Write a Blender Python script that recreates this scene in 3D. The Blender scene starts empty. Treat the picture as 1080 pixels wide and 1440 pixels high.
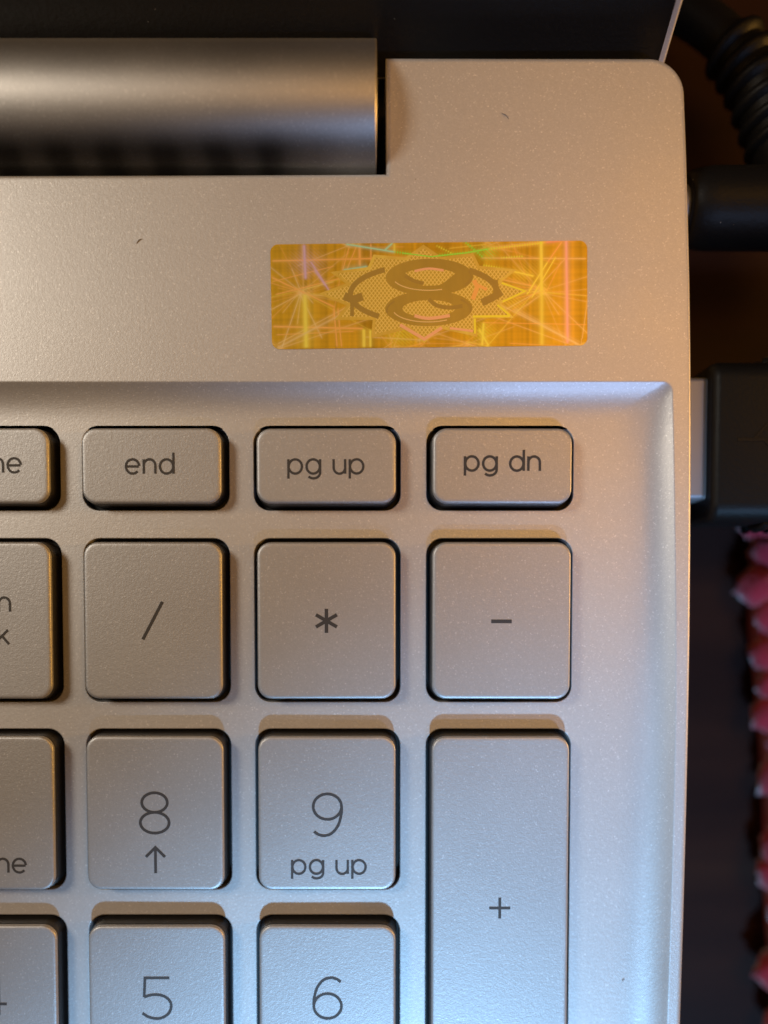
import bpy, math, random
import numpy as np
from mathutils import Vector, Matrix, noise
from mathutils.geometry import delaunay_2d_cdt

S = 0.001                      # everything below is laid out in millimetres
scene = bpy.context.scene
C = scene.collection
R = math.radians

# ------------------------------------------------------------------ camera
cam_d = bpy.data.cameras.new("camera")
cam = bpy.data.objects.new("camera", cam_d); C.objects.link(cam)
cam.location = (0, 0, 85*S)
cam.rotation_euler = (R(-2.4), 0, 0)
cam_d.sensor_fit = 'VERTICAL'
cam_d.sensor_height = 36.0
cam_d.lens = 1232/1440*36.0
cam_d.shift_x = (540-528)/1440
cam_d.shift_y = (897-720)/1440
cam_d.clip_start = 0.004
cam_d.clip_end = 20
cam_d.dof.use_dof = True
cam_d.dof.focus_distance = 83.6*S
cam_d.dof.aperture_fstop = cam_d.lens/4.8
scene.camera = cam

# ------------------------------------------------------------------ world and lamps
w = bpy.data.worlds.new("World"); scene.world = w
w.use_nodes = True
w.node_tree.nodes["Background"].inputs[0].default_value = (0.95, 0.86, 0.95, 1)
w.node_tree.nodes["Background"].inputs[1].default_value = 0.03

def area(name, loc, target, sx, sy, power, col):
    d = bpy.data.lights.new(name, 'AREA'); d.shape = 'RECTANGLE'
    d.size = sx; d.size_y = sy; d.energy = power; d.color = col
    o = bpy.data.objects.new(name, d); C.objects.link(o)
    o.location = loc
    o.rotation_euler = (Vector(target)-Vector(loc)).to_track_quat('-Z', 'Y').to_euler()
    return o
def spot(name, loc, target, power, col, cone, blend, radius):
    d = bpy.data.lights.new(name, 'SPOT'); d.energy = power; d.color = col
    d.spot_size = R(cone); d.spot_blend = blend; d.shadow_soft_size = radius
    o = bpy.data.objects.new(name, d); C.objects.link(o)
    o.location = loc
    o.rotation_euler = (Vector(target)-Vector(loc)).to_track_quat('-Z', 'Y').to_euler()
    return o
# warm room lamp above and to the right
area("lamp_warm_right", (0.20, 0.15, 0.52), (0.015, 0.02, 0), 0.20, 0.24, 0.70, (1.0, 0.45, 0.05))
# paler warm lamp above and to the left, a long fitting
area("lamp_warm_left", (-0.36, 0.19, 0.40), (-0.01, 0.02, 0), 0.13, 0.13, 1.24, (1.0, 0.90, 0.76))
# low warm lamp far to the right that only grazes the deck and catches the right-hand edges
area("lamp_low_right", (0.50, 0.05, 0.11), (0.0, 0.0, 0), 0.05, 0.05, 1.3, (1.0, 0.50, 0.10))
# cool daylight from the user's side: one cone cut to the phone's shadow, one narrow cone added for a glint
spot("lamp_daylight", (0.035, -0.45, 0.385), (0.055, -0.200, 0), 17.0, (0.28, 0.60, 1.0), 34.7, 0.06, 0.010)
spot("lamp_daylight_weak", (0.17, -0.37, 0.44), (0.025, 0.017, 0), 12.0, (0.38, 0.57, 1.0), 5.6, 1.0, 0.03)

scene.view_settings.view_transform = 'Standard'
scene.view_settings.look = 'None'
scene.view_settings.exposure = 0.0
scene.view_settings.gamma = 1.0
scene.view_settings.use_curve_mapping = False
scene.render.engine = 'CYCLES'

# ------------------------------------------------------------------ materials
def mat(name, col, rough=0.5, metal=0.0, spec=0.5, coat=0.0):
    m = bpy.data.materials.new(name); m.use_nodes = True
    b = m.node_tree.nodes["Principled BSDF"]
    b.inputs["Base Color"].default_value = (*col, 1)
    b.inputs["Roughness"].default_value = rough
    b.inputs["Metallic"].default_value = metal
    b.inputs["Specular IOR Level"].default_value = spec
    b.inputs["Coat Weight"].default_value = coat
    return m
def nd(m, t, **kw):
    n = m.node_tree.nodes.new(t)
    for k, v in kw.items():
        if k in n.inputs: n.inputs[k].default_value = v
        else: setattr(n, k, v)
    return n
def lk(m, a, ao, b, bi): m.node_tree.links.new(a.outputs[ao], b.inputs[bi])
def bsdf(m): return m.node_tree.nodes["Principled BSDF"]
def coords(m): return nd(m, "ShaderNodeTexCoord")
def ramp(m, stops):
    n = nd(m, "ShaderNodeValToRGB"); e = n.color_ramp.elements
    while len(e) < len(stops): e.new(0.5)
    for i, (p, c) in enumerate(stops): e[i].position = p; e[i].color = (*c, 1)
    return n

def flake_silver(name, col, rough, metal, bump, dust=True):
    """silver flake lacquer: fine grain relief, glinting flakes, a little dust"""
    m = mat(name, col, rough, metal, 0.5)
    b = bsdf(m); tc = coords(m)
    n1 = nd(m, "ShaderNodeTexNoise", Scale=7000.0, Detail=2.0); lk(m, tc, "Object", n1, "Vector")
    n2 = nd(m, "ShaderNodeTexNoise", Scale=3000.0, Detail=2.0); lk(m, tc, "Object", n2, "Vector")
    ad = nd(m, "ShaderNodeMath", operation='ADD'); lk(m, n1, "Fac", ad, 0); lk(m, n2, "Fac", ad, 1)
    bp = nd(m, "ShaderNodeBump", Strength=bump, Distance=0.00006); lk(m, ad, 0, bp, "Height")
    # flakes: every voronoi cell is a little platelet with its own brightness
    v = nd(m, "ShaderNodeTexVoronoi", Scale=9000.0); lk(m, tc, "Object", v, "Vector")
    sp = nd(m, "ShaderNodeSeparateColor"); lk(m, v, "Color", sp, 0)
    r = ramp(m, [(0.0, tuple(c*0.93 for c in col)), (0.8, col), (0.96, tuple(min(1, c*1.06) for c in col)), (1.0, tuple(min(1, c*1.30) for c in col))])
    lk(m, sp, 0, r, 0)
    # broad faint smudges of handling
    n3 = nd(m, "ShaderNodeTexNoise", Scale=90.0, Detail=4.0); lk(m, tc, "Object", n3, "Vector")
    mr = nd(m, "ShaderNodeMapRange"); lk(m, n3, "Fac", mr, 0)
    mr.inputs[1].default_value = 0.3; mr.inputs[2].default_value = 0.7
    mr.inputs[3].default_value = rough-0.022; mr.inputs[4].default_value = rough+0.022
    lk(m, mr, 0, b, "Roughness")
    if dust:
        n4 = nd(m, "ShaderNodeTexVoronoi", Scale=190.0); lk(m, tc, "Object", n4, "Vector")
        lt = nd(m, "ShaderNodeMath", operation='LESS_THAN'); lk(m, n4, "Distance", lt, 0); lt.inputs[1].default_value = 0.012
        mx = nd(m, "ShaderNodeMix", data_type='RGBA'); lk(m, lt, 0, mx, 0); lk(m, r, 0, mx, 6)
        mx.inputs[7].default_value = (0.42, 0.39, 0.35, 1)
        lk(m, mx, 2, b, "Base Color")
    else:
        lk(m, r, 0, b, "Base Color")
    lk(m, bp, 0, b, "Normal")
    return m

def dusty_black(name, col, rough, bump=0.2, specks=True, spec=0.5, scale=420.0, size=0.035):
    m = mat(name, col, rough, 0, spec); b = bsdf(m); tc = coords(m)
    n = nd(m, "ShaderNodeTexNoise", Scale=2600.0, Detail=3.0); lk(m, tc, "Object", n, "Vector")
    bp = nd(m, "ShaderNodeBump", Strength=bump, Distance=0.00008); lk(m, n, "Fac", bp, "Height"); lk(m, bp, 0, b, "Normal")
    if specks:
        v = nd(m, "ShaderNodeTexVoronoi", Scale=scale); lk(m, tc, "Object", v, "Vector")
        n2 = nd(m, "ShaderNodeTexNoise", Scale=110.0, Detail=2.0); lk(m, tc, "Object", n2, "Vector")
        mu = nd(m, "ShaderNodeMath", operation='MULTIPLY'); lk(m, n2, "Fac", mu, 0); mu.inputs[1].default_value = size*2
        lt = nd(m, "ShaderNodeMath", operation='LESS_THAN'); lk(m, v, "Distance", lt, 0); lk(m, mu, 0, lt, 1)
        mx = nd(m, "ShaderNodeMix", data_type='RGBA'); lk(m, lt, 0, mx, 0)
        mx.inputs[6].default_value = (*col, 1); mx.inputs[7].default_value = (0.30, 0.28, 0.26, 1)
        lk(m, mx, 2, b, "Base Color")
    return m

M = {}
M['deck'] = flake_silver('silver_lacquer_deck', (0.60, 0.585, 0.57), 0.46, 0.55, 0.17)
M['key'] = flake_silver('silver_lacquer_key', (0.475, 0.468, 0.462), 0.45, 0.55, 0.20)
M['skirt'] = dusty_black('dark_key_skirt', (0.020, 0.019, 0.019), 0.38, 0.2, True, 0.5, 900.0, 0.03)
M['well'] = mat('black_key_well', (0.006, 0.006, 0.006), 0.7)
M['ink'] = mat('dark_grey_ink', (0.046, 0.042, 0.040), 0.6)
M['hinge'] = flake_silver('satin_hinge_metal', (0.58, 0.55, 0.515), 0.46, 1.0, 0.08)
M['bezel'] = dusty_black('black_bezel', (0.006, 0.006, 0.007), 0.42, 0.4, True, 0.35, 620.0, 0.034)
M['lid_metal'] = flake_silver('lid_metal', (0.80, 0.79, 0.78), 0.5, 0.3, 0.1)
M['rubber'] = dusty_black('black_plug_plastic', (0.0045, 0.0042, 0.0040), 0.5, 0.4, True, 0.18, 380.0, 0.016)
M['cable'] = dusty_black('black_cable_pvc', (0.005, 0.0048, 0.0045), 0.55, 0.3, False, 0.2)
M['usb_metal'] = mat('plug_shell_metal', (0.36, 0.37, 0.39), 0.5, 0.6)

# ------------------------------------------------------------------ mesh helpers
def link(name, verts, faces, material, parent=None, smooth=True, flat=()):
    me = bpy.data.meshes.new(name)
    me.from_pydata([(x*S, y*S, z*S) for x, y, z in verts], [], faces)
    if smooth:
        me.polygons.foreach_set("use_smooth", [i not in flat for i in range(len(me.polygons))])
    me.validate(); me.update()
    for m in (material if isinstance(material, (list, tuple)) else [material]): me.materials.append(m)
    o = bpy.data.objects.new(name, me); C.objects.link(o)
    if parent: o.parent = parent
    return o
def empty(name, loc=(0, 0, 0)):
    o = bpy.data.objects.new(name, None); C.objects.link(o); o.location = [c*S for c in loc]
    o.empty_display_size = 0.01
    return o
def tag(o, label, cat, group=None, kind=None):
    o['label'] = label; o['category'] = cat
    if group: o['group'] = group
    if kind: o['kind'] = kind
    return o
class MB:
    def __init__(s): s.v = []; s.f = []; s.flat = set()
    def add(s, vs, fs):
        o = len(s.v); s.v += [tuple(p) for p in vs]; s.f += [tuple(i+o for i in f) for f in fs]
    def loft(s, loops, closed=True):
        n = len(loops[0]); vs = [p for l in loops for p in l]; fs = []
        for k in range(len(loops)-1):
            for i in range(n if closed else n-1):
                j = (i+1) % n
                fs.append((k*n+i, k*n+j, (k+1)*n+j, (k+1)*n+i))
        s.add(vs, fs)
    def cap(s, loop, flip=False):
        s.add(loop, [tuple(reversed(range(len(loop)))) if flip else tuple(range(len(loop)))])
    def fill(s, loops):
        """flat fill of an outline with holes"""
        co = []; ed = []
        for l in loops:
            o = len(co); co += [Vector(p[:2]) for p in l]; ed += [(o+i, o+(i+1) % len(l)) for i in range(len(l))]
        z = loops[0][0][2]
        vs, _, fs, *_r = delaunay_2d_cdt(co, ed, [], 0, 1e-6)
        def inside(pt, l):
            c = False; x, y = pt
            for i in range(len(l)):
                x0, y0 = l[i][0], l[i][1]; x1, y1 = l[i-1][0], l[i-1][1]
                if (y0 > y) != (y1 > y) and x < (x1-x0)*(y-y0)/(y1-y0)+x0: c = not c
            return c
        out = []
        for f in fs:
            p = [vs[i] for i in f]; ct = sum(p, Vector((0, 0)))/len(p)
            if sum(inside(ct, l) for l in loops) % 2 == 1:
                ar = (p[1]-p[0]).cross(p[2]-p[0])
                if abs(ar) > 1e-6: out.append(tuple(f) if ar > 0 else tuple(reversed(f)))
        s.flat |= set(range(len(s.f), len(s.f)+len(out)))
        s.add([(v.x, v.y, z) for v in vs], out)
    def tube(s, pts, rad, n=20, caps=True):
        pts = [Vector(p) for p in pts]; loops = []
        up = Vector((0, 0, 1))
        for i, p in enumerate(pts):
            t = (pts[min(i+1, len(pts)-1)]-pts[max(i-1, 0)]).normalized()
            a = t.cross(up)
            if a.length < 1e-4: a = Vector((1, 0, 0))
            a.normalize(); b = a.cross(t)
            r = rad[i] if isinstance(rad, (list, tuple)) else rad
            loops.append([tuple(p+(a*math.cos(q)+b*math.sin(q))*r) for q in [2*math.pi*k/n for k in range(n)]])
        s.loft(loops)
        if caps: s.cap(loops[0]); s.cap(loops[-1], True)
    def build(s, name, material, parent=None, smooth=True): return link(name, s.v, s.f, material, parent, smooth, s.flat)

def rrect(cx, cy, w_, h_, r, z, n=8):
    """rounded rectangle, counter-clockwise seen from above"""
    r = max(min(r, w_/2, h_/2), 0.01); pts = []
    for sx, sy, a0 in ((1, 1, 0), (-1, 1, 90), (-1, -1, 180), (1, -1, 270)):
        for k in range(n+1):
            a = R(a0+90*k/n)
            pts.append((cx+sx*(w_/2-r)+r*math.cos(a), cy+sy*(h_/2-r)+r*math.sin(a), z))
    return pts
def catmull(P, n=10):
    out = []
    for i in range(len(P)-1):
        p0 = P[max(i-1, 0)]; p1 = P[i]; p2 = P[i+1]; p3 = P[min(i+2, len(P)-1)]
        for k in range(n):
            t = k/n
            out.append(tuple(0.5*((2*b)+(-a+c)*t+(2*a-5*b+4*c-d)*t*t+(-a+3*b-3*c+d)*t**3) for a, b, c, d in zip(p0, p1, p2, p3)))
    out.append(tuple(P[-1])); return out
def ell(cx, cy, rx, ry, a0=0, a1=360, n=36):
    return [(cx+rx*math.cos(R(a0+(a1-a0)*k/n)), cy+ry*math.sin(R(a0+(a1-a0)*k/n))) for k in range(n+1)]

def ribbon(mb, pts, width, z0, z1, closed=False):
    """a flat printed stroke along a 2D line, a thin closed prism"""
    q = [Vector(p[:2]) for p in pts]
    if closed and (q[0]-q[-1]).length < 1e-6: q = q[:-1]
    n = len(q); L = []; Rr = []
    for i in range(n):
        if closed: a, b = q[i-1], q[(i+1) % n]; p = q[i]; d1 = (p-a).normalized(); d2 = (b-p).normalized()
        else:
            p = q[i]
            d1 = (p-q[i-1]).normalized() if i else (q[1]-p).normalized()
            d2 = (q[i+1]-p).normalized() if i < n-1 else d1
        t = (d1+d2); t = t.normalized() if t.length > 1e-6 else d1
        nn = Vector((-t.y, t.x)); k = min(1/max(nn.dot(Vector((-d1.y, d1.x))), 0.35), 2.2)
        ww = width[i] if isinstance(width, list) else width
        L.append(p+nn*ww/2*k); Rr.append(p-nn*ww/2*k)
    vs = []; fs = []
    for i in range(n):
        vs += [(L[i].x, L[i].y, z1), (Rr[i].x, Rr[i].y, z1), (L[i].x, L[i].y, z0), (Rr[i].x, Rr[i].y, z0)]
    for i in range(n if closed else n-1):
        a = 4*i; b = 4*((i+1) % n)
        fs += [(a, a+1, b+1, b), (a+2, b+2, b+3, a+3), (a, b, b+2, a+2), (a+1, a+3, b+3, b+1)]
    if not closed:
        fs += [(0, 2, 3, 1), (4*n-4, 4*n-3, 4*n-1, 4*n-2)]
    mb.add(vs, fs)

# ------------------------------------------------------------------ setting: the desk
DESK_Z = -19.0
md = mat('dark_brown_wood', (0.030, 0.014, 0.010), 0.6, 0, 0.12)
tc = coords(md); mp = nd(md, "ShaderNodeMapping"); mp.inputs["Scale"].default_value = (9, 60, 9); lk(md, tc, "Object", mp, "Vector")
nz = nd(md, "ShaderNodeTexNoise", Scale=2.2, Detail=6.0); lk(md, mp, 0, nz, "Vector")
rp = ramp(md, [(0.3, (0.009, 0.0026, 0.0026)), (0.55, (0.020, 0.0062, 0.0042)), (0.8, (0.034, 0.0125, 0.0068))]); lk(md, nz, "Fac", rp, 0)
lk(md, rp, 0, bsdf(md), "Base Color")
mb = MB()
lp = [(-700, -500, DESK_Z), (500, -500, DESK_Z), (500, 500, DESK_Z), (-700, 500, DESK_Z)]
lo = [(x, y, DESK_Z-25) for x, y, z in lp]
mb.cap(lp); mb.loft([lo, lp]); mb.cap(lo, True)
desk = mb.build('desk', md, None, False); desk['kind'] = 'structure'

# ------------------------------------------------------------------ the laptop
laptop = empty('laptop', (-20, 0, DESK_Z))
tag(laptop, 'open silver laptop with a numeric keypad, seen close at its upper right corner', 'laptop')
class Sub:                       # parts are modelled in scene millimetres, then hung on the empty at its base
    pass
def part(o, parent=laptop):
    o.parent = parent
    o.matrix_parent_inverse = Matrix.Translation(laptop.location).inverted() if parent is laptop else Matrix.Identity(4)
    return o

RIM = 1.0                        # rim height above the keyboard floor (mm)
LEFT, FRONT = -130.0, -120.0
def interp(tab, y):
    for (y0, x0), (y1, x1) in zip(tab, tab[1:]):
        if y0 <= y <= y1: return x0+(x1-x0)*(y-y0)/(y1-y0)
    return tab[0][1] if y < tab[0][0] else tab[-1][1]
OUT = [(-85, 29.0), (-60, 29.5), (-41.3, 29.85), (-30, 30.04), (-20.9, 30.15), (-12, 30.21), (-3.7, 30.23), (6, 30.17), (16.5, 30.05), (23.2, 29.92), (30, 29.72), (36.4, 29.47), (42, 29.22), (47.3, 28.93)]
INN = [(-85, 27.7), (-60, 28.2), (-41.3, 28.52), (-27.9, 28.78), (-18, 28.88), (-10.6, 28.9), (-3, 28.8), (3.1, 28.66), (12, 28.42), (20.7, 28.12)]
WELL_Y = 20.75

# --- rim: flat top, rounded outer edge, side walls
def rim_outer(off, z):
    pts = []
    ys = [FRONT+(47.0-FRONT)*k/60 for k in range(61)]
    for y in ys: pts.append((interp(OUT, y)-off, y, z))
    r = 3.4-off; cx, cy = 28.93-3.4, 47.3
    for k in range(1, 13):
        a = R(90*k/12); pts.append((cx+r*math.cos(a), cy+r*math.sin(a), z))
    pts.append((14.0, 50.72-off, z)); 
    pts.append((0.95+off, 50.75-off, z))
    pts.append((0.98+off, 46.0, z)); pts.append((1.0+off, 40.12-off, z))
    pts.append((-20.0, 40.02-off, z)); pts.append((LEFT, 39.75-off, z))
    return pts
def well_loop(off, rad, z):
    pts = []; xc = 28.12-off-rad; yc = WELL_Y-off-rad
    for k in range(41):
        y = FRONT+(yc-FRONT)*k/40; pts.append((interp(INN, y)-off, y, z))
    for k in range(1, 13):
        a = R(90*k/12); pts.append((xc+rad*math.cos(a), yc+rad*math.sin(a), z))
    for k in range(1, 25): pts.append((xc+(LEFT-xc)*k/24, yc+rad, z))
    return pts
mb = MB()
edge = [(0.50, RIM), (0.34, RIM), (0.22, RIM-.03), (0.11, RIM-.09), (0.03, RIM-.19), (0.0, RIM-.34), (0.0, RIM-.9)]
loops = [rim_outer(o_, z_) for o_, z_ in edge]
top_in = loops[0]
inner0 = well_loop(-0.16, 0.9, RIM)
mb.fill([top_in+list(reversed(inner0))])
mb.loft(list(reversed(loops)), closed=False)
# lower side wall drawing in towards the desk
side = [[(x-max(0, (x-20)/10)*k*2.0 if x > 20 else x, y, z) for (x, y, z) in rim_outer(0.0, zz)] for k, zz in ((0, RIM-.9), (0.15, -5), (0.6, -11), (1.6, -16.5))]
mb.loft(list(reversed(side)), closed=False)
part(mb.build('top_rim', M['deck']))

# --- keyboard floor with its sloped border and the key openings
mb = MB()
prof = []                        # (offset into the well, height)
for o_, z_ in ((-0.16, RIM), (-0.08, RIM), (-0.02, RIM-.015), (0.05, RIM-.05)): prof.append((o_, z_))
N = 14; W_ = 3.7; z_top = RIM-.05
for k in range(1, N+1):
    t = k/N; prof.append((0.05+W_*t, z_top*(1-t)**2.5))
prof.append((0.05+W_+0.5, 0.0))
loops = [well_loop(o_, 0.9+max(o_, 0)*0.55, z_) for o_, z_ in prof]
mb.loft(list(reversed(loops)), closed=False)
last = loops[-1]

COLX = [-37.42, -21.15, -4.66, 11.98]
KW = 13.15; HOLE_W = 14.1; CLR = 0.48
ROWS = [(12.75, 7.05), (-1.87, 14.9), (-20.36, 14.9), (-38.75, 14.9)]
keys = []                        # (cx, cy, w, h, name)
for r_, (cy, h_) in enumerate(ROWS):
    for c_, cx in enumerate(COLX):
        if c_ == 3 and r_ == 3: continue
        if c_ == 3 and r_ == 2: keys.append((cx, (-20.36+14.9/2-38.75-14.9/2)/2, KW, 14.9+18.39, (r_, c_)))
        else: keys.append((cx, cy, KW, h_, (r_, c_)))
holes = []
for cx, cy, w_, h_, _ in keys:
    hw, hh = w_+2*CLR, h_+2*CLR
    hl = [rrect(cx, cy, hw+2*o_, hh+2*o_, 1.55+o_, z_) for o_, z_ in ((0.10, 0), (0.06, 0), (0.025, -.015), (0.0, -.06), (0.0, -1.1))]
    holes.append(list(reversed(hl[0])))
    mb.loft(list(reversed(hl)))
mb.fill([last+[(LEFT, FRONT, 0.0)]]+holes)
part(mb.build('keyboard_deck', M['deck']))

# --- black plate below the openings
mb = MB()
for cx, cy, w_, h_, _ in keys:
    pl = rrect(cx, cy, w_+1.6, h_+1.6, 1.8, -1.05); mb.cap(pl)
part(mb.build('backing_plate', M['well'], None, False))

# --- lettering
def glyph(ch):
    """centre-line strokes of a letter, x-height 1: (strokes, advance)"""
    o = lambda cx: ell(cx, .5, .46, .49)
    if ch == 'e': return [ell(.46, .5, .46, .49, 4, 318, 30), [(.04, .5), (.90, .5)]], 0.92
    if ch == 'n': return [[(0, 0), (0, 1)], [(0.0, .55)]+ell(.40, .58, .40, .41, 165, 0, 16)+[(.80, 0)]], 0.80
    if ch == 'm': return [[(0, 0), (0, 1)], [(0.0, .55)]+ell(.39, .59, .39, .40, 165, 0, 16)+[(.78, 0)], ell(1.17, .59, .39, .40, 175, 0, 16)+[(1.56, 0)]], 1.56
    if ch == 'h': return [[(0, 0), (0, 1.45)], [(0.0, .55)]+ell(.40, .58, .40, .41, 165, 0, 16)+[(.80, 0)]], 0.80
    if ch == 'u': return [[(.80, 1), (.80, 0)], [(0, 1)]+ell(.40, .42, .40, .42, 180, 350, 18)], 0.80
    if ch == 'd': return [o(.46), [(.94, 0), (.94, 1.45)]], 0.94
    if ch == 'p': return [o(.48), [(0, 1), (0, -.34)]], 0.94
    if ch == 'g': return [o(.46), [(.94, 1)]+ell(.48, .08, .46, .40, 0, -138, 20)], 0.94
    if ch == 'o': return [o(.46)], 0.92
    if ch == 'c': return [ell(.46, .5, .46, .49, 42, 318, 28)], 0.84
    if ch == 'l': return [[(0, 0), (0, 1.45)]], 0.0
    if ch == 'k': return [[(0, 0), (0, 1.45)], [(.66, 1), (.02, .38)], [(.24, .58), (.72, 0)]], 0.72
    return [], 0.0
DIG = {
 '8': [ell(.37, .75, .31, .24), ell(.37, .255, .35, .255)],
 '9': [ell(.345, .695, .335, .305), catmull([(.68, .72), (.675, .52), (.60, .25), (.45, .06), (.28, .0), (.13, .03), (.03, .10)], 8)],
 '6': [ell(.375, .305, .335, .305), catmull([(.04, .28), (.045, .48), (.12, .75), (.27, .94), (.44, 1.0), (.59, .97), (.69, .90)], 8)],
 '5': [[(.66, 1.0), (.07, 1.0), (.045, .525)], catmull([(.045, .525), (.2, .575), (.38, .585), (.55, .535), (.67, .42), (.695, .28), (.63, .12), (.46, .01), (.28, .0), (.12, .05), (.0, .13)], 6)],
 '4': [[(.585, 1.0), (.02, .27), (.79, .27)], [(.60, 1.0), (.60, 0)]],
 '7': [[(.04, .80), (.04, 1.0), (.66, 1.0), (.24, 0)]],
}
LZ = 0.016
def word(mb, text, x0, y0, size, stroke, gap=.32, space=.62, lvl=[0]):
    x = x0; x_end = x0
    for ch in text:
        if ch == ' ': x += space*size; continue
        st, adv = glyph(ch)
        for k, s_ in enumerate(st):
            lvl[0] = (lvl[0]+1) % 5
            p = [(x+a*size, y0+b*size) for a, b in s_]
            cl = abs(s_[0][0]-s_[-1][0]) < 1e-6 and abs(s_[0][1]-s_[-1][1]) < 1e-6 and len(s_) > 5
            ribbon(mb, p, stroke, 0.0005, LZ+.0015*lvl[0], cl)
        x_end = x+adv*size; x = x_end+gap*size
    return x_end
def width_of(text, size, gap=.32, space=.62):
    x = 0; e = 0
    for ch in text:
        if ch == ' ': x += space*size; continue
        e = x+glyph(ch)[1]*size; x = e+gap*size
    return e
def digit(mb, d, x0, y0, h_, stroke):
    for k, s_ in enumerate(DIG[d]):
        cl = abs(s_[0][0]-s_[-1][0]) < 1e-6 and abs(s_[0][1]-s_[-1][1]) < 1e-6
        ribbon(mb, [(x0+a*h_, y0+b*h_) for a, b in s_], stroke, 0.0005, LZ+.002*k, cl)
def lines(mb, segs, stroke):
    for k, s_ in enumerate(segs): ribbon(mb, s_, stroke, 0.0005, LZ+.002*k)

LEG = {}                          # (row, col) -> list of drawers, coordinates from the centre of the keycap
XH = 1.36; ST = 0.232
def centred(text, dy, dx=0.0, size=XH, st=ST):
    return lambda mb: word(mb, text, dx-width_of(text, size)/2, dy-size/2, size, st)
LEG[(0, 0)] = [centred('home', 0.05, 0.45)]
LEG[(0, 1)] = [centred('end', -0.05, -0.15)]
LEG[(0, 2)] = [centred('pg up', -0.05, -.02)]
LEG[(0, 3)] = [centred('pg dn', 0.22, 0.0, XH, .245)]
LEG[(1, 0)] = [centred('num', 1.55, .12), centred('lock', -1.55, .22)]
LEG[(1, 1)] = [lambda mb: lines(mb, [[(-.98, -1.78), (.92, 1.82)]], .30)]
LEG[(1, 2)] = [lambda mb: lines(mb, [[(0, -1.15), (0, 1.15)], [(-1.0, -.58), (1.0, .58)], [(-1.0, .58), (1.0, -.58)]], .34)]
LEG[(1, 3)] = [lambda mb: lines(mb, [[(-.98, -.05), (.98, -.05)]], .36)]
LEG[(2, 0)] = [lambda mb: digit(mb, '7', -1.6, -2.6, 4.0, .25), centred('home', -5.05, .30)]
LEG[(2, 1)] = [lambda mb: digit(mb, '8', -1.5, -1.9, 3.95, .27),
               lambda mb: lines(mb, [[(0, -5.8), (0, -3.5)], [(-.92, -4.22), (0, -3.29), (.92, -4.22)]], .27)]
LEG[(2, 2)] = [lambda mb: digit(mb, '9', -1.35, -2.15, 4.05, .27), centred('pg up', -5.2, .18)]
LEG[(2, 3)] = [lambda mb: lines(mb, [[(-1.02, 0), (1.02, 0)], [(0, -1.02), (0, 1.02)]], .27)]
def arrow(sgn): return lambda mb: lines(mb, [[(-1.1*sgn, -4.8), (1.0*sgn, -4.8)], [(.2*sgn, -3.9), (1.15*sgn, -4.8), (.2*sgn, -5.7)]], .27)
LEG[(3, 0)] = [lambda mb: digit(mb, '4', -1.45, -1.3, 4.0, .27), arrow(-1)]
LEG[(3, 1)] = [lambda mb: digit(mb, '5', -1.42, -1.65, 4.0, .27)]
LEG[(3, 2)] = [lambda mb: digit(mb, '6', -1.47, -1.65, 4.0, .27), arrow(1)]

KEYLABEL = {(0, 0): 'short silver key printed home', (0, 1): 'short silver key printed end', (0, 2): 'short silver key printed pg up',
 (0, 3): 'short silver key printed pg dn', (1, 0): 'silver key printed num lock', (1, 1): 'silver key with a slash', (1, 2): 'silver key with an asterisk',
 (1, 3): 'silver key with a minus sign', (2, 0): 'silver key printed 7 home', (2, 1): 'silver key printed 8 with an up arrow', (2, 2): 'silver key printed 9 pg up',
 (2, 3): 'tall silver key with a plus sign', (3, 0): 'silver key printed 4', (3, 1): 'silver key printed 5', (3, 2): 'silver key printed 6'}
KTOP = 1.72
kr = random.Random(5)
for cx, cy, w_, h_, rc in keys:
    # keycap: flat top, rounded edge
    mb = MB()
    pr = [(0.45, 0.0), (0.29, 0.0), (0.18, -.012), (0.09, -.045), (0.03, -.11), (0.0, -.20), (0.0, -.40)]
    loops = [rrect(0, 0, w_-2*i_, h_-2*i_, max(1.35-i_*.8, .3), z_) for i_, z_ in pr]
    mb.cap(loops[0]); mb.loft(list(reversed(loops)))
    k = mb.build('key', M['key'])
    k.location = (cx*S, cy*S, KTOP*S)
    k.rotation_euler = (R(kr.uniform(-.35, .35)), R(kr.uniform(-.35, .35)), R(kr.uniform(-.12, .12)))
    part(k); k['label'] = KEYLABEL[rc]
    # dark skirt below
    mb = MB()
    loops = [rrect(0, 0, w_-.03+2*o_, h_-.03+2*o_, 1.34+o_, z_) for o_, z_ in ((-.12, -.36), (0, -.40), (.05, -.6), (.14, -1.3), (.20, -2.6))]
    mb.loft(list(reversed(loops)))
    mb.build('skirt', M['skirt'], k)
    mb = MB()
    for fn in LEG[rc]: fn(mb)
    mb.build('legend', M['ink'], k, False)

# --- hinge barrel lying in the notch of the deck
# shade along the barrel's front is painted into its colour, with soft ovals
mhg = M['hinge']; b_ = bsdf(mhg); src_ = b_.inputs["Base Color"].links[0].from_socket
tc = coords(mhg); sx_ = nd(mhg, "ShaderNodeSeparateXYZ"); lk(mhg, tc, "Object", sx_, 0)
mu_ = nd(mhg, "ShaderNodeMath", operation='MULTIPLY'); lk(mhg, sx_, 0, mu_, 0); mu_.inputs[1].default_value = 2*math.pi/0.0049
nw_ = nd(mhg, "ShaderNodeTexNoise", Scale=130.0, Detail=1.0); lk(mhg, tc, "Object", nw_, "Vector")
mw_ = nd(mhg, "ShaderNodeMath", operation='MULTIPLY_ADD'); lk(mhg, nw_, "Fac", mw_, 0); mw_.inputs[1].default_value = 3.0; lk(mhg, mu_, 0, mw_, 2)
si_ = nd(mhg, "ShaderNodeMath", operation='SINE'); lk(mhg, mw_, 0, si_, 0)
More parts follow.
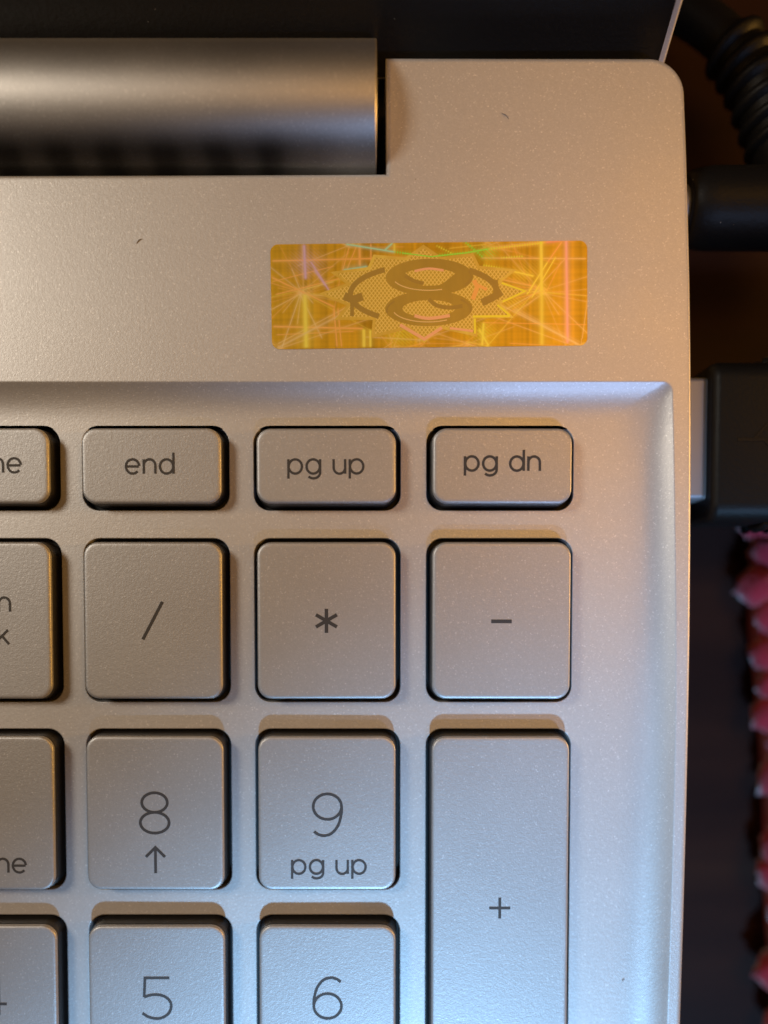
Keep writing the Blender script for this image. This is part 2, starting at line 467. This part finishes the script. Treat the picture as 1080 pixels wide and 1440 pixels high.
lo_ = nd(mhg, "ShaderNodeMapRange", interpolation_type='SMOOTHSTEP'); lk(mhg, si_, 0, lo_, 0)
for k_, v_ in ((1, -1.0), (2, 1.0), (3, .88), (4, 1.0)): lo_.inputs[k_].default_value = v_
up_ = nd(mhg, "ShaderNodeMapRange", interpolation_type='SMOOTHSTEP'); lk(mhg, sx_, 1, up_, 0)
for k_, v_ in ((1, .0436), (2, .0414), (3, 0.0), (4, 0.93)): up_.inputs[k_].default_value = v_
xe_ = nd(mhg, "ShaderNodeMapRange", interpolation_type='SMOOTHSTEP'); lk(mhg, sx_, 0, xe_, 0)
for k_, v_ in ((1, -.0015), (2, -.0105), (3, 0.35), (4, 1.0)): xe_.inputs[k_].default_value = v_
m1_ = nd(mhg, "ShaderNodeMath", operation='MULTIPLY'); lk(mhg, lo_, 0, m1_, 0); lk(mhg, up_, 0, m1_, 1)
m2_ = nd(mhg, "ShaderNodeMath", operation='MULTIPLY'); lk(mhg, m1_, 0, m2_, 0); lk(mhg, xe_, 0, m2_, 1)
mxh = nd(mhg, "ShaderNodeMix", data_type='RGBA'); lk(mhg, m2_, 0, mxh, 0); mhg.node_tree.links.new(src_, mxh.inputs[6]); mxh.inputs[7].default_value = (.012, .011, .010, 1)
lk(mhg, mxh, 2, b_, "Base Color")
mb = MB()
ay, az, br = 46.6, -1.5, 6.3
loops = []
xs = [LEFT+(0.0-LEFT)*k/60 for k in range(61)]
for x in xs:
    lp = []
    for k in range(97):
        a = R(-40+260*k/96)
        r = br
        lp.append((x, ay+r*math.cos(a), az+r*math.sin(a)))
    loops.append(lp)
e = loops[-1]
mb.loft(loops, closed=False)
mb.loft([e, [(0.10, ay+(y-ay)*.985, az+(z-az)*.985) for _, y, z in e]], closed=False)
mb.cap([(0.10, ay+(y-ay)*.985, az+(z-az)*.985) for _, y, z in e])
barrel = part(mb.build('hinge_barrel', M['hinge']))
# dark floor of the hinge bay
mb = MB()
mb.add([(LEFT, 36, -9), (3, 36, -9), (3, 56, -9), (LEFT, 56, -9)], [(0, 1, 2, 3)])
part(mb.build('hinge_bay', M['well'], None, False))

# --- screen lid leaning back from the hinge
lid_ang = R(27)
def lidp(x, s_, d):               # s_ along the lid, d out of its front face
    c, sn = math.cos(lid_ang), math.sin(lid_ang)
    return (x, 53.0+0.016*(x+10)+s_*sn-d*c, -1.0+s_*c+d*sn)
def lid_slab(x0, x1, s0, s1, d0, d1, r, bev):
    mb = MB()
    def lp(i_, d): return [lidp(p[0], p[1], d) for p in rrect((x0+x1)/2, (s0+s1)/2, x1-x0-2*i_, s1-s0-2*i_, r-i_, 0)]
    loops = [lp(bev, d0), lp(0, d0+bev), lp(0, d1-bev), lp(bev*.3, d1-bev*.3), lp(bev, d1)]
    mb.loft(loops); mb.cap(loops[-1]); mb.cap(loops[0], True)
    return mb
lid = part(lid_slab(-330, 28.35, -3.5, 215, -5.0, -0.1, .6, .25).build('lid', M['lid_metal']))
mb = lid_slab(-329.5, 27.62, -3.2, 214.5, -0.4, 0.12, .5, .08)
bez = mb.build('bezel', M['bezel']); bez.parent = lid

# ------------------------------------------------------------------ hologram sticker
def foil(name, cols, rough=0.34, metal=0.55, scale=120.0, stretch=(1, .25, 1)):
    m = mat(name, cols[0], rough, metal); tc = coords(m)
    mp = nd(m, "ShaderNodeMapping"); mp.inputs["Scale"].default_value = stretch; lk(m, tc, "Object", mp, "Vector")
    n = nd(m, "ShaderNodeTexNoise", Scale=scale, Detail=5.0, Roughness=.65); lk(m, mp, 0, n, "Vector")
    k = len(cols); r = ramp(m, [(0.32+0.36*i/(k-1), c) for i, c in enumerate(cols)]); lk(m, n, "Fac", r, 0)
    lk(m, r, 0, bsdf(m), "Base Color"); return m
F = {}
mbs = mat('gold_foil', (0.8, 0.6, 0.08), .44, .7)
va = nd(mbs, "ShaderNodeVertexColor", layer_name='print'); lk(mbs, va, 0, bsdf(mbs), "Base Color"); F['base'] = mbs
F['star'] = foil('pale_gold_foil', [(0.70, 0.49, 0.06), (0.80, 0.58, 0.09), (0.96, 0.80, 0.14)], .46, .55, 200.0)
F['emblem'] = foil('olive_gold_foil', [(0.44, 0.31, 0.05), (0.52, 0.36, 0.055), (0.62, 0.42, 0.06)], .46, .55, 150.0)
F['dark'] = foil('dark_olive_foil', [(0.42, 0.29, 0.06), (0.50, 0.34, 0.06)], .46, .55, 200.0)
F['yellow'] = mat('yellow_glint_foil', (1.0, 0.92, 0.06), .46, .55)  # the foil's diffraction glints as fixed base colours
F['orange'] = mat('orange_glint_foil', (1.0, 0.55, 0.14), .46, .55)
F['salmon'] = mat('salmon_glint_foil', (1.0, 0.58, 0.30), .46, .55)
F['green'] = mat('green_glint_foil', (0.42, 1.0, 0.10), .46, .55)
F['mint'] = mat('mint_glint_foil', (0.45, 1.0, 0.75), .46, .55)
F['violet'] = mat('violet_glint_foil', (0.72, 0.52, 0.80), .46, .55)
F['pink'] = mat('pink_glint_foil', (1.0, 0.50, 0.42), .46, .55)
F['pale'] = mat('pale_highlight_foil', (0.90, 0.70, 0.28), .46, .55)
# crosshatched ground inside the star
mh = mat('hatched_foil', (0.6, 0.4, 0.05), .46, .55); tc = coords(mh)
wv = []
for ang in (38, -38):
    mp = nd(mh, "ShaderNodeMapping"); mp.inputs["Rotation"].default_value = (0, 0, R(ang)); lk(mh, tc, "Object", mp, "Vector")
    wn = nd(mh, "ShaderNodeTexWave", Scale=1100.0, Distortion=0.0); lk(mh, mp, 0, wn, "Vector"); wv.append(wn)
mx_ = nd(mh, "ShaderNodeMath", operation='MAXIMUM'); lk(mh, wv[0], "Fac", mx_, 0); lk(mh, wv[1], "Fac", mx_, 1)
rp = ramp(mh, [(0.55, (0.66, 0.45, 0.045)), (0.95, (0.92, 0.72, 0.18))]); lk(mh, mx_, 0, rp, 0); lk(mh, rp, 0, bsdf(mh), "Base Color")
F['hatch'] = mh

sticker = empty('hologram_sticker', (5.07, 28.86, RIM))
sticker.rotation_euler = (0, 0, R(0.7))
tag(sticker, 'gold holographic security sticker with a starburst and ring emblem on the silver rim', 'sticker')
SW, SH = 29.85, 9.75
def zc(zx, zy): return ((zx-45)/983*SW-SW/2, SH/2-(zy-50)/325*SH)
# the foil is a fine grid that carries the hologram ground, its diffraction bands, patches and rays painted as fixed colour
STREAKS = [   # painted glints: (colour, core half-width in mm, strength, points in zoomed-image pixels)
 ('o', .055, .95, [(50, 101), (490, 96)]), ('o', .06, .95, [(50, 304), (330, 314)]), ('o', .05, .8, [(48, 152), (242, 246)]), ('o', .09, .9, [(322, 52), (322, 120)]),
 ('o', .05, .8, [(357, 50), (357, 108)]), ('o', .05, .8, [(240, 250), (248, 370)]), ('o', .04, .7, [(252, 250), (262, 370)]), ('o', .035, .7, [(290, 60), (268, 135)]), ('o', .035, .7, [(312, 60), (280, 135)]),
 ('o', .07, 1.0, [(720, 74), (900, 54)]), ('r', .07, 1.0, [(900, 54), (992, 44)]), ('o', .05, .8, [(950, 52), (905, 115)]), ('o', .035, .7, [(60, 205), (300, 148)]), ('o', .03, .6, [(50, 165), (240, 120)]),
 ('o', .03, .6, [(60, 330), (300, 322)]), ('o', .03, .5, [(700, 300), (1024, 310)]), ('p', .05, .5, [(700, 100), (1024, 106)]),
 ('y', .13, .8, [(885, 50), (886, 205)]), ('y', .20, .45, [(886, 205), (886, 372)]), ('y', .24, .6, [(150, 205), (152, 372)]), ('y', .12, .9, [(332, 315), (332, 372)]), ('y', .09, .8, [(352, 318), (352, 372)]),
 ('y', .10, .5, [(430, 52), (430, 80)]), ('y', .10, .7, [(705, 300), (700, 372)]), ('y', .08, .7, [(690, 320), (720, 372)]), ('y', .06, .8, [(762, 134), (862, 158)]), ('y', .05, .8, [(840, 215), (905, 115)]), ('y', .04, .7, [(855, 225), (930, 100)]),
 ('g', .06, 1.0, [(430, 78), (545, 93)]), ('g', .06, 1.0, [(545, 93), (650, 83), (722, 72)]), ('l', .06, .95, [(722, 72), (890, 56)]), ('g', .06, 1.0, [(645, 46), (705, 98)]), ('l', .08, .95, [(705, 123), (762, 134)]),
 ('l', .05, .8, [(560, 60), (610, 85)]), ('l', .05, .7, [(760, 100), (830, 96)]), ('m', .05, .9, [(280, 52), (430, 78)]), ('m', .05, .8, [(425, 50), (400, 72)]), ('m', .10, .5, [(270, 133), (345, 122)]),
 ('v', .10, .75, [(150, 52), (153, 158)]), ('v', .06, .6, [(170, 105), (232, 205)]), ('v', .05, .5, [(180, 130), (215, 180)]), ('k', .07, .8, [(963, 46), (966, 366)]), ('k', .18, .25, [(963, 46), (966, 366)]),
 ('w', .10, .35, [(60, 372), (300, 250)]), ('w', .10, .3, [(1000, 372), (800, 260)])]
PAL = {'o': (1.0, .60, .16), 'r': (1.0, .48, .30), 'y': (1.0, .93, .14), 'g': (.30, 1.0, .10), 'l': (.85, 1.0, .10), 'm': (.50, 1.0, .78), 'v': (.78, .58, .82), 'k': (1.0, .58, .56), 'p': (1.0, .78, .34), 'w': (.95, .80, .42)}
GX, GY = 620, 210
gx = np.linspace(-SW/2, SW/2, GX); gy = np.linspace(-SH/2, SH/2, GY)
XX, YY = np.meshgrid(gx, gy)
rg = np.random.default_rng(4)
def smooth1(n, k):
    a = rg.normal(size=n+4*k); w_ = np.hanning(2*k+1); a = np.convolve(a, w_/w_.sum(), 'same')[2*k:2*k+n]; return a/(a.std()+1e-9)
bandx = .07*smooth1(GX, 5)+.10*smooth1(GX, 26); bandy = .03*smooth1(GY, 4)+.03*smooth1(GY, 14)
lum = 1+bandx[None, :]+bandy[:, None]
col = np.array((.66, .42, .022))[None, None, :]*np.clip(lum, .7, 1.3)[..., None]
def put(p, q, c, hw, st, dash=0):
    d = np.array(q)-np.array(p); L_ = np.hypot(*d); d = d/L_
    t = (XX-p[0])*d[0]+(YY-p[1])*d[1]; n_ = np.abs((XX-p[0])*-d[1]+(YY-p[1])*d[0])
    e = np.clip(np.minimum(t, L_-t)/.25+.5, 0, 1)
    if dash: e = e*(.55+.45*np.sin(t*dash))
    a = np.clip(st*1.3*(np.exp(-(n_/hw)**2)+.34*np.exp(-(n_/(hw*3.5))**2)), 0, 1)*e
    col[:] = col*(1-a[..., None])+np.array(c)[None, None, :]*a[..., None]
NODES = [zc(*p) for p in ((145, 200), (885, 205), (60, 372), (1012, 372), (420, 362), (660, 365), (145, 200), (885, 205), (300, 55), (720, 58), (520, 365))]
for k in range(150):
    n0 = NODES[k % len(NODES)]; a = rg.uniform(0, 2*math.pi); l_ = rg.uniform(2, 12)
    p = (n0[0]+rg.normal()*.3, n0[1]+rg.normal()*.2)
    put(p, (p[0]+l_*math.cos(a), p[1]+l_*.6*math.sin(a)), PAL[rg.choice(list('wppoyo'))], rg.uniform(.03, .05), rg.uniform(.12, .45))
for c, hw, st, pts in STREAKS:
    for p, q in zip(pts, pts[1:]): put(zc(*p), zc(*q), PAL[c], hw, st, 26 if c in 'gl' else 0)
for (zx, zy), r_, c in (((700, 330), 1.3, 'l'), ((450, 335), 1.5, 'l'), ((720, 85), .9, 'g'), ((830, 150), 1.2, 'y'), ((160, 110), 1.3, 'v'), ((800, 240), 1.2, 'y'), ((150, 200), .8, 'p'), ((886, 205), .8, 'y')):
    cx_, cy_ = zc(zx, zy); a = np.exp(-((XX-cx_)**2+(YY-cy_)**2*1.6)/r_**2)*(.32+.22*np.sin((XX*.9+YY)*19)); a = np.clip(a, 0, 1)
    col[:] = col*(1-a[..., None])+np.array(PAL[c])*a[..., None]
def corner(x, y):                 # keep the grid inside the rounded outline
    r = .75; ix, iy = SW/2-r, SH/2-r
    if abs(x) > ix and abs(y) > iy:
        dx, dy = abs(x)-ix, abs(y)-iy; m_ = max(dx, dy); l_ = math.hypot(dx, dy)
        if l_ > 0: dx, dy = dx*m_/l_, dy*m_/l_
        return math.copysign(ix+dx, x), math.copysign(iy+dy, y)
    return x, y
gv = [(*corner(x, y), .045) for y in gy for x in gx]
gf = [(r*GX+c, r*GX+c+1, (r+1)*GX+c+1, (r+1)*GX+c) for r in range(GY-1) for c in range(GX-1)]
rimi = list(range(GX))+[r*GX+GX-1 for r in range(1, GY)]+[(GY-1)*GX+c for c in range(GX-2, -1, -1)]+[r*GX for r in range(GY-2, 0, -1)]
nb0 = len(gv); gv += [(gv[i][0], gv[i][1], .002) for i in rimi]; nr_ = len(rimi)
gf += [(rimi[k], nb0+k, nb0+(k+1) % nr_, rimi[(k+1) % nr_]) for k in range(nr_)]
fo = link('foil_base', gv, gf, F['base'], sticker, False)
at = fo.data.color_attributes.new('print', 'FLOAT_COLOR', 'POINT')
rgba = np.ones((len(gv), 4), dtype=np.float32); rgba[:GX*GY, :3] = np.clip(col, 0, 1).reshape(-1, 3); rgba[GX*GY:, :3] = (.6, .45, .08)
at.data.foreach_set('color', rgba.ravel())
zlev = [0.047]
def nz_(): zlev[0] += 0.0006; return zlev[0]
def clipx(p): return (max(-SW/2+.06, min(SW/2-.06, p[0])), max(-SH/2+.06, min(SH/2-.06, p[1])))
def stroke(mb, pts, wid, closed=False): z_ = nz_(); ribbon(mb, [clipx(zc(*p)) for p in pts], wid, 0.04, z_, closed)
half = [(520, 355), (570, 312), (680, 338), (675, 283), (790, 282), (752, 240), (838, 205), (752, 175), (800, 140), (690, 128), (672, 90), (575, 100), (520, 62)]
star = half+[(1040-x, y) for x, y in reversed(half[1:-1])]
sp_ = [zc(*p) for p in star]
mb = MB(); z_ = nz_()+.001; mb.fill([[(x, y, z_) for x, y in sp_]]); zlev[0] = z_
mb.build('starburst_ground', F['hatch'], sticker, False)
mb = MB(); z_ = nz_()+.001; ribbon(mb, sp_, .28, .04, z_, True); zlev[0] = z_
mb.build('starburst_outline', F['star'], sticker, False)
# emblem: ring with two arrow heads and two interlaced loops
mb = MB()
stroke(mb, ell(520, 207, 228, 88, 128, 238, 30), .50)
stroke(mb, ell(520, 207, 228, 88, 308, 372, 24), .55)
stroke(mb, [(272, 212), (300, 224), (330, 214)], .75); stroke(mb, [(297, 215), (296, 275)], .36)
stroke(mb, [(742, 168), (744, 215)], .50); stroke(mb, [(700, 238), (735, 222), (762, 205)], .7)
mb.build('arrow_ring', F['dark'], sticker, False)
mb = MB()
def ring(mb, cx, cy, rx, ry, ix, iy, dx=0):
    z_ = nz_(); mb.fill([[(*zc(*p), z_) for p in ell(cx, cy, rx, ry, 0, 360, 48)[:-1]], [(*zc(*p), z_) for p in ell(cx+dx, cy, ix, iy, 360, 0, 48)[:-1]]])
ring(mb, 538, 157, 136, 57, 86, 27)
ring(mb, 535, 254, 136, 55, 82, 26)
stroke(mb, catmull([(455, 150), (490, 178), (540, 203), (585, 185), (630, 150)], 8), .62)
mb.build('interlaced_loops', F['emblem'], sticker, False)
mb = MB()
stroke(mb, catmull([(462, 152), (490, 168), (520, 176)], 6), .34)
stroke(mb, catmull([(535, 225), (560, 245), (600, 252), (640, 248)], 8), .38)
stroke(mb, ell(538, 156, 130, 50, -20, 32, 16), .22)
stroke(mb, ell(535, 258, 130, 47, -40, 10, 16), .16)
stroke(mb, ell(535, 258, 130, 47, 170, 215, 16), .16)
mb.build('loop_shadow_lines', F['dark'], sticker, False)  # shading of the loops drawn as dark strokes
def multi(name, key, items):  # glints and highlights of the foil laid on as coloured strokes
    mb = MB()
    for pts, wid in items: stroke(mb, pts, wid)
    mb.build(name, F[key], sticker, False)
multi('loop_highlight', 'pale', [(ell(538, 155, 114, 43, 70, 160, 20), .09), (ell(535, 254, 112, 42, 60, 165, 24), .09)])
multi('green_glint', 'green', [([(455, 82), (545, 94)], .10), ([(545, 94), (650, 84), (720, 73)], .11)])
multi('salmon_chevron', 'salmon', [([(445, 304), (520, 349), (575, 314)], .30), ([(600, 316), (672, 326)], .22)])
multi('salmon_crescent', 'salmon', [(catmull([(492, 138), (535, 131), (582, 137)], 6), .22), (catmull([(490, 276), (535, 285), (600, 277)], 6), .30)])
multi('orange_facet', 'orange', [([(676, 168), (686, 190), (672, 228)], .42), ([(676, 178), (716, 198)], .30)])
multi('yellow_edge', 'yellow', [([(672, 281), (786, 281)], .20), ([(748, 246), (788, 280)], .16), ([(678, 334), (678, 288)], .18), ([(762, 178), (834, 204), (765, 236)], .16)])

# ------------------------------------------------------------------ a few specks of lint on the laptop
ml = mat('grey_lint', (0.20, 0.18, 0.165), .9)
for px, py, pz, ln, an in ((-22.5, 33.6, RIM, .75, 40), (11.8, 45.6, RIM, .85, -38), (24.4, -37.6, 0, .42, 60), (-2.2, 40.9+4.5, 3.0, .0, 0)):
    if ln == 0: continue
    mb = MB(); a = R(an); q = [(px+ln*t*math.cos(a)-.12*math.sin(3.1*t)*math.sin(a), py+ln*t*math.sin(a)+.12*math.sin(3.1*t)*math.cos(a), pz+.06) for t in (0, .25, .5, .75, 1)]
    mb.tube(q, [.015, .03, .04, .03, .015], 8); part(mb.build('lint', ml))
# ------------------------------------------------------------------ power lead with its right-angle plug
power = empty('power_cable', (44, 38, DESK_Z))
tag(power, 'black power cable with a ribbed strain relief, plugged in beside the sticker corner', 'cable')
def hang(o, root):
    o.parent = root; o.matrix_parent_inverse = Matrix.Translation(root.location).inverted(); return o
def revolve_x(prof, cy, cz, n=40):
    mb = MB(); loops = [[(x, cy+r*math.cos(2*math.pi*k/n), cz+r*math.sin(2*math.pi*k/n)) for k in range(n)] for x, r in prof]
    mb.loft(loops); mb.cap(loops[0]); mb.cap(loops[-1], True); return mb
hang(revolve_x([(30.9, 2.9), (30.95, 3.25), (31.3, 3.5), (32.0, 3.7), (32.6, 3.82), (33.2, 3.9), (41, 3.95), (45.5, 3.95), (47.0, 3.8), (47.6, 2.8), (47.8, .5)], 39.3, -4.6).build('plug_body', M['rubber']), power)
hang(revolve_x([(27.0, 2.2), (31.5, 2.2)], 39.3, -4.6, 24).build('plug_tip', M['usb_metal']), power)
axis = catmull([(43.4, 39.0, -5.5), (42.8, 44.0, -6.5), (41.3, 49.5, -7.5), (39.0, 55.2, -8.5), (35.9, 60.0, -10), (32.0, 64.2, -12), (27.0, 69.0, -14.5), (22, 75, -16.5), (8, 88, -16.7), (-30, 112, -16.7)], 16)
mb = MB(); mb.tube(axis[:60], [4.0-1.5*i/60 for i in range(60)], 28); hang(mb.build('strain_relief', M['rubber']), power)
for k in range(6):                 # raised ribs round the strain relief
    i = 24+k*6; mb = MB(); rad = 4.05-1.2*i/60
    mb.tube(axis[i:i+5], [rad-.25, rad+.30, rad+.45, rad+.30, rad-.25], 28); hang(mb.build('rib', M['rubber']), power)
mb = MB(); mb.tube(axis[55:], 2.3, 20); hang(mb.build('cord', M['cable']), power)

# ------------------------------------------------------------------ flat plug in the side port
usb = empty('plug_cable', (45, 15.6, DESK_Z))
tag(usb, 'black plug with flat metal shell, in the right side beside the pg dn key', 'plug')
def box_x(x0, x1, cy, cz, wy, wz, r, bev, mb=None, seg=6):
    """rounded bar along x"""
    mb = mb or MB()
    def lp(x, i_): return [(x, p[0], p[1]) for p in rrect(cy, cz, wy-2*i_, wz-2*i_, max(r-i_, .05), 0, seg)]
    loops = [lp(x0, bev), lp(x0+bev*.3, bev*.3), lp(x0+bev, 0), lp(x1-bev, 0), lp(x1-bev*.3, bev*.3), lp(x1, bev)]
    mb.loft(loops); mb.cap(loops[0], True); mb.cap(loops[-1]); return mb
hang(box_x(24.0, 34.0, 16.1, -4.6, 12.0, 4.5, .5, .1).build('metal_shell', M['usb_metal']), usb)
hang(box_x(32.75, 58.0, 15.55, -4.6, 15.7, 8.2, 1.9, .7).build('grip', M['rubber']), usb)
for sy in (-1, 1):
    for k in range(6):
        x = 38.6+k*2.2; mb = MB(); y = 15.55+sy*7.75
        mb.tube([(x, y, -7.4), (x, y+sy*.25, -6.8), (x, y+sy*.3, -4.6), (x, y+sy*.25, -2.4), (x, y, -1.8)], [.3, .55, .6, .55, .3], 10)
        hang(mb.build('grip_rib', M['rubber']), usb)
# embossed trident mark on the grip
mb = MB()
for k, (pts, wd) in enumerate([([(35.0, 15.6), (42.4, 15.6)], .28), ([(36.6, 15.6), (37.8, 17.0), (39.4, 17.0)], .24), ([(37.6, 15.6), (38.8, 14.3), (40.4, 14.3)], .24), ([(42.3, 15.1), (43.2, 15.6), (42.3, 16.1), (42.3, 15.1)], .2)]):
    ribbon(mb, pts, wd, -.6, -.44+.004*k)
mb.v = [(x, y, z) for x, y, z in mb.v]
hang(mb.build('trident_mark', M['rubber'], None, False), usb)
mb = MB(); mb.tube(catmull([(57, 15.6, -4.6), (66, 15.4, -5), (76, 13, -8), (95, 6, -16.4), (130, -4, -16.7), (200, -30, -16.7)], 8), [3.2, 3.1, 3.0, 2.9, 2.8, 2.7, 2.6, 2.5]+[2.3]*33, 20); hang(mb.build('cord', M['cable']), usb)

# ------------------------------------------------------------------ red knitted mat on the desk
def wool(name, c0, c1):
    m = mat(name, c0, .9, 0, .2); tc = coords(m)
    n = nd(m, "ShaderNodeTexNoise", Scale=420.0, Detail=4.0); lk(m, tc, "Object", n, "Vector")
    r = ramp(m, [(.3, c0), (.7, c1)]); lk(m, n, "Fac", r, 0); lk(m, r, 0, bsdf(m), "Base Color")
    bp = nd(m, "ShaderNodeBump", Strength=.7, Distance=.0004); lk(m, n, "Fac", bp, "Height"); lk(m, bp, 0, bsdf(m), "Normal")
    bsdf(m).inputs["Sheen Weight"].default_value = .35; return m
M['wool'] = wool('crimson_wool', (0.17, 0.007, 0.019), (0.28, 0.014, 0.032))
M['cream'] = wool('cream_wool', (0.42, 0.26, 0.11), (0.55, 0.36, 0.16))
matt = empty('knitted_mat', (60, -24, DESK_Z))
tag(matt, 'crimson knitted mat with a knobbly edge on the dark desk', 'mat')
EDGE = [(-75, 50.5), (-50, 47.6), (-38, 46.0), (-25, 45.6), (-13, 44.6), (-3, 43.4), (8, 43.6), (20, 43.2)]
mb = MB(); zb, zt = DESK_Z+.2, DESK_Z+3.2
pl = [(interp(EDGE, y)+.8, y) for y in range(-75, 13, 4)]+[(95, 11), (95, -75)]
mb.fill([[(x, y, zt) for x, y in pl]]); mb.loft([[(x, y, zb) for x, y in pl], [(x, y, zt) for x, y in pl]])
hang(mb.build('backing', M['wool'], None, False), matt)
# three lumpy stitches of yarn, copied along the rows
protos = []
for v_ in range(3):
    mb = MB(); lo_ = []
    for i in range(11):
        a = R(-84+168*i/10); lp = []
        for k in range(20):
            q = 2*math.pi*k/20; d_ = Vector((math.cos(a)*math.cos(q), math.cos(a)*math.sin(q), math.sin(a)))
            r_ = 1+.20*noise.noise(d_*1.9+Vector((v_*9, 0, 0)))+.10*noise.noise(d_*5+Vector((0, v_*7, 3)))+.08*math.sin(9*q+5*a)
            lp.append((d_.x*r_, d_.y*r_*1.15, d_.z*r_))
        lo_.append(lp)
    mb.loft(lo_); mb.cap(lo_[0], True); mb.cap(lo_[-1])
    protos.append(mb)
proto = protos[0].build('stitch', M['wool'])
meshes = [proto.data]
for mb in protos[1:]:
    o = mb.build('stitch', M['wool']); meshes.append(o.data); bpy.data.objects.remove(o)
cream_mesh = proto.data.copy(); cream_mesh.materials.clear(); cream_mesh.materials.append(M['cream'])
mr_ = random.Random(3); first = True; n_st = 0
for j in range(22):
    y = 9.2-j*3.7
    for i in range(8):
        x = interp(EDGE, y)+1.4+i*4.0+mr_.uniform(-1.0, 1.0)+(.8 if j % 2 else 0)
        o = proto if first else proto.copy()
        if not first: C.objects.link(o)
        first = False
        if j == 0 and i == 1: o.data = cream_mesh
        elif o is not proto: o.data = mr_.choice(meshes)
        s_ = mr_.uniform(1.9, 2.5)
        o.parent = matt; o.matrix_parent_inverse = Matrix.Translation(matt.location).inverted()
        o.location = (x*S, (y+mr_.uniform(-.5, .5))*S, (DESK_Z+3.3+mr_.uniform(-.3, .5))*S)
        o.scale = (s_, s_*mr_.uniform(.9, 1.2), s_*.95); o.rotation_euler = (mr_.uniform(-.5, .5), mr_.uniform(-.5, .5), mr_.uniform(-3, 3))
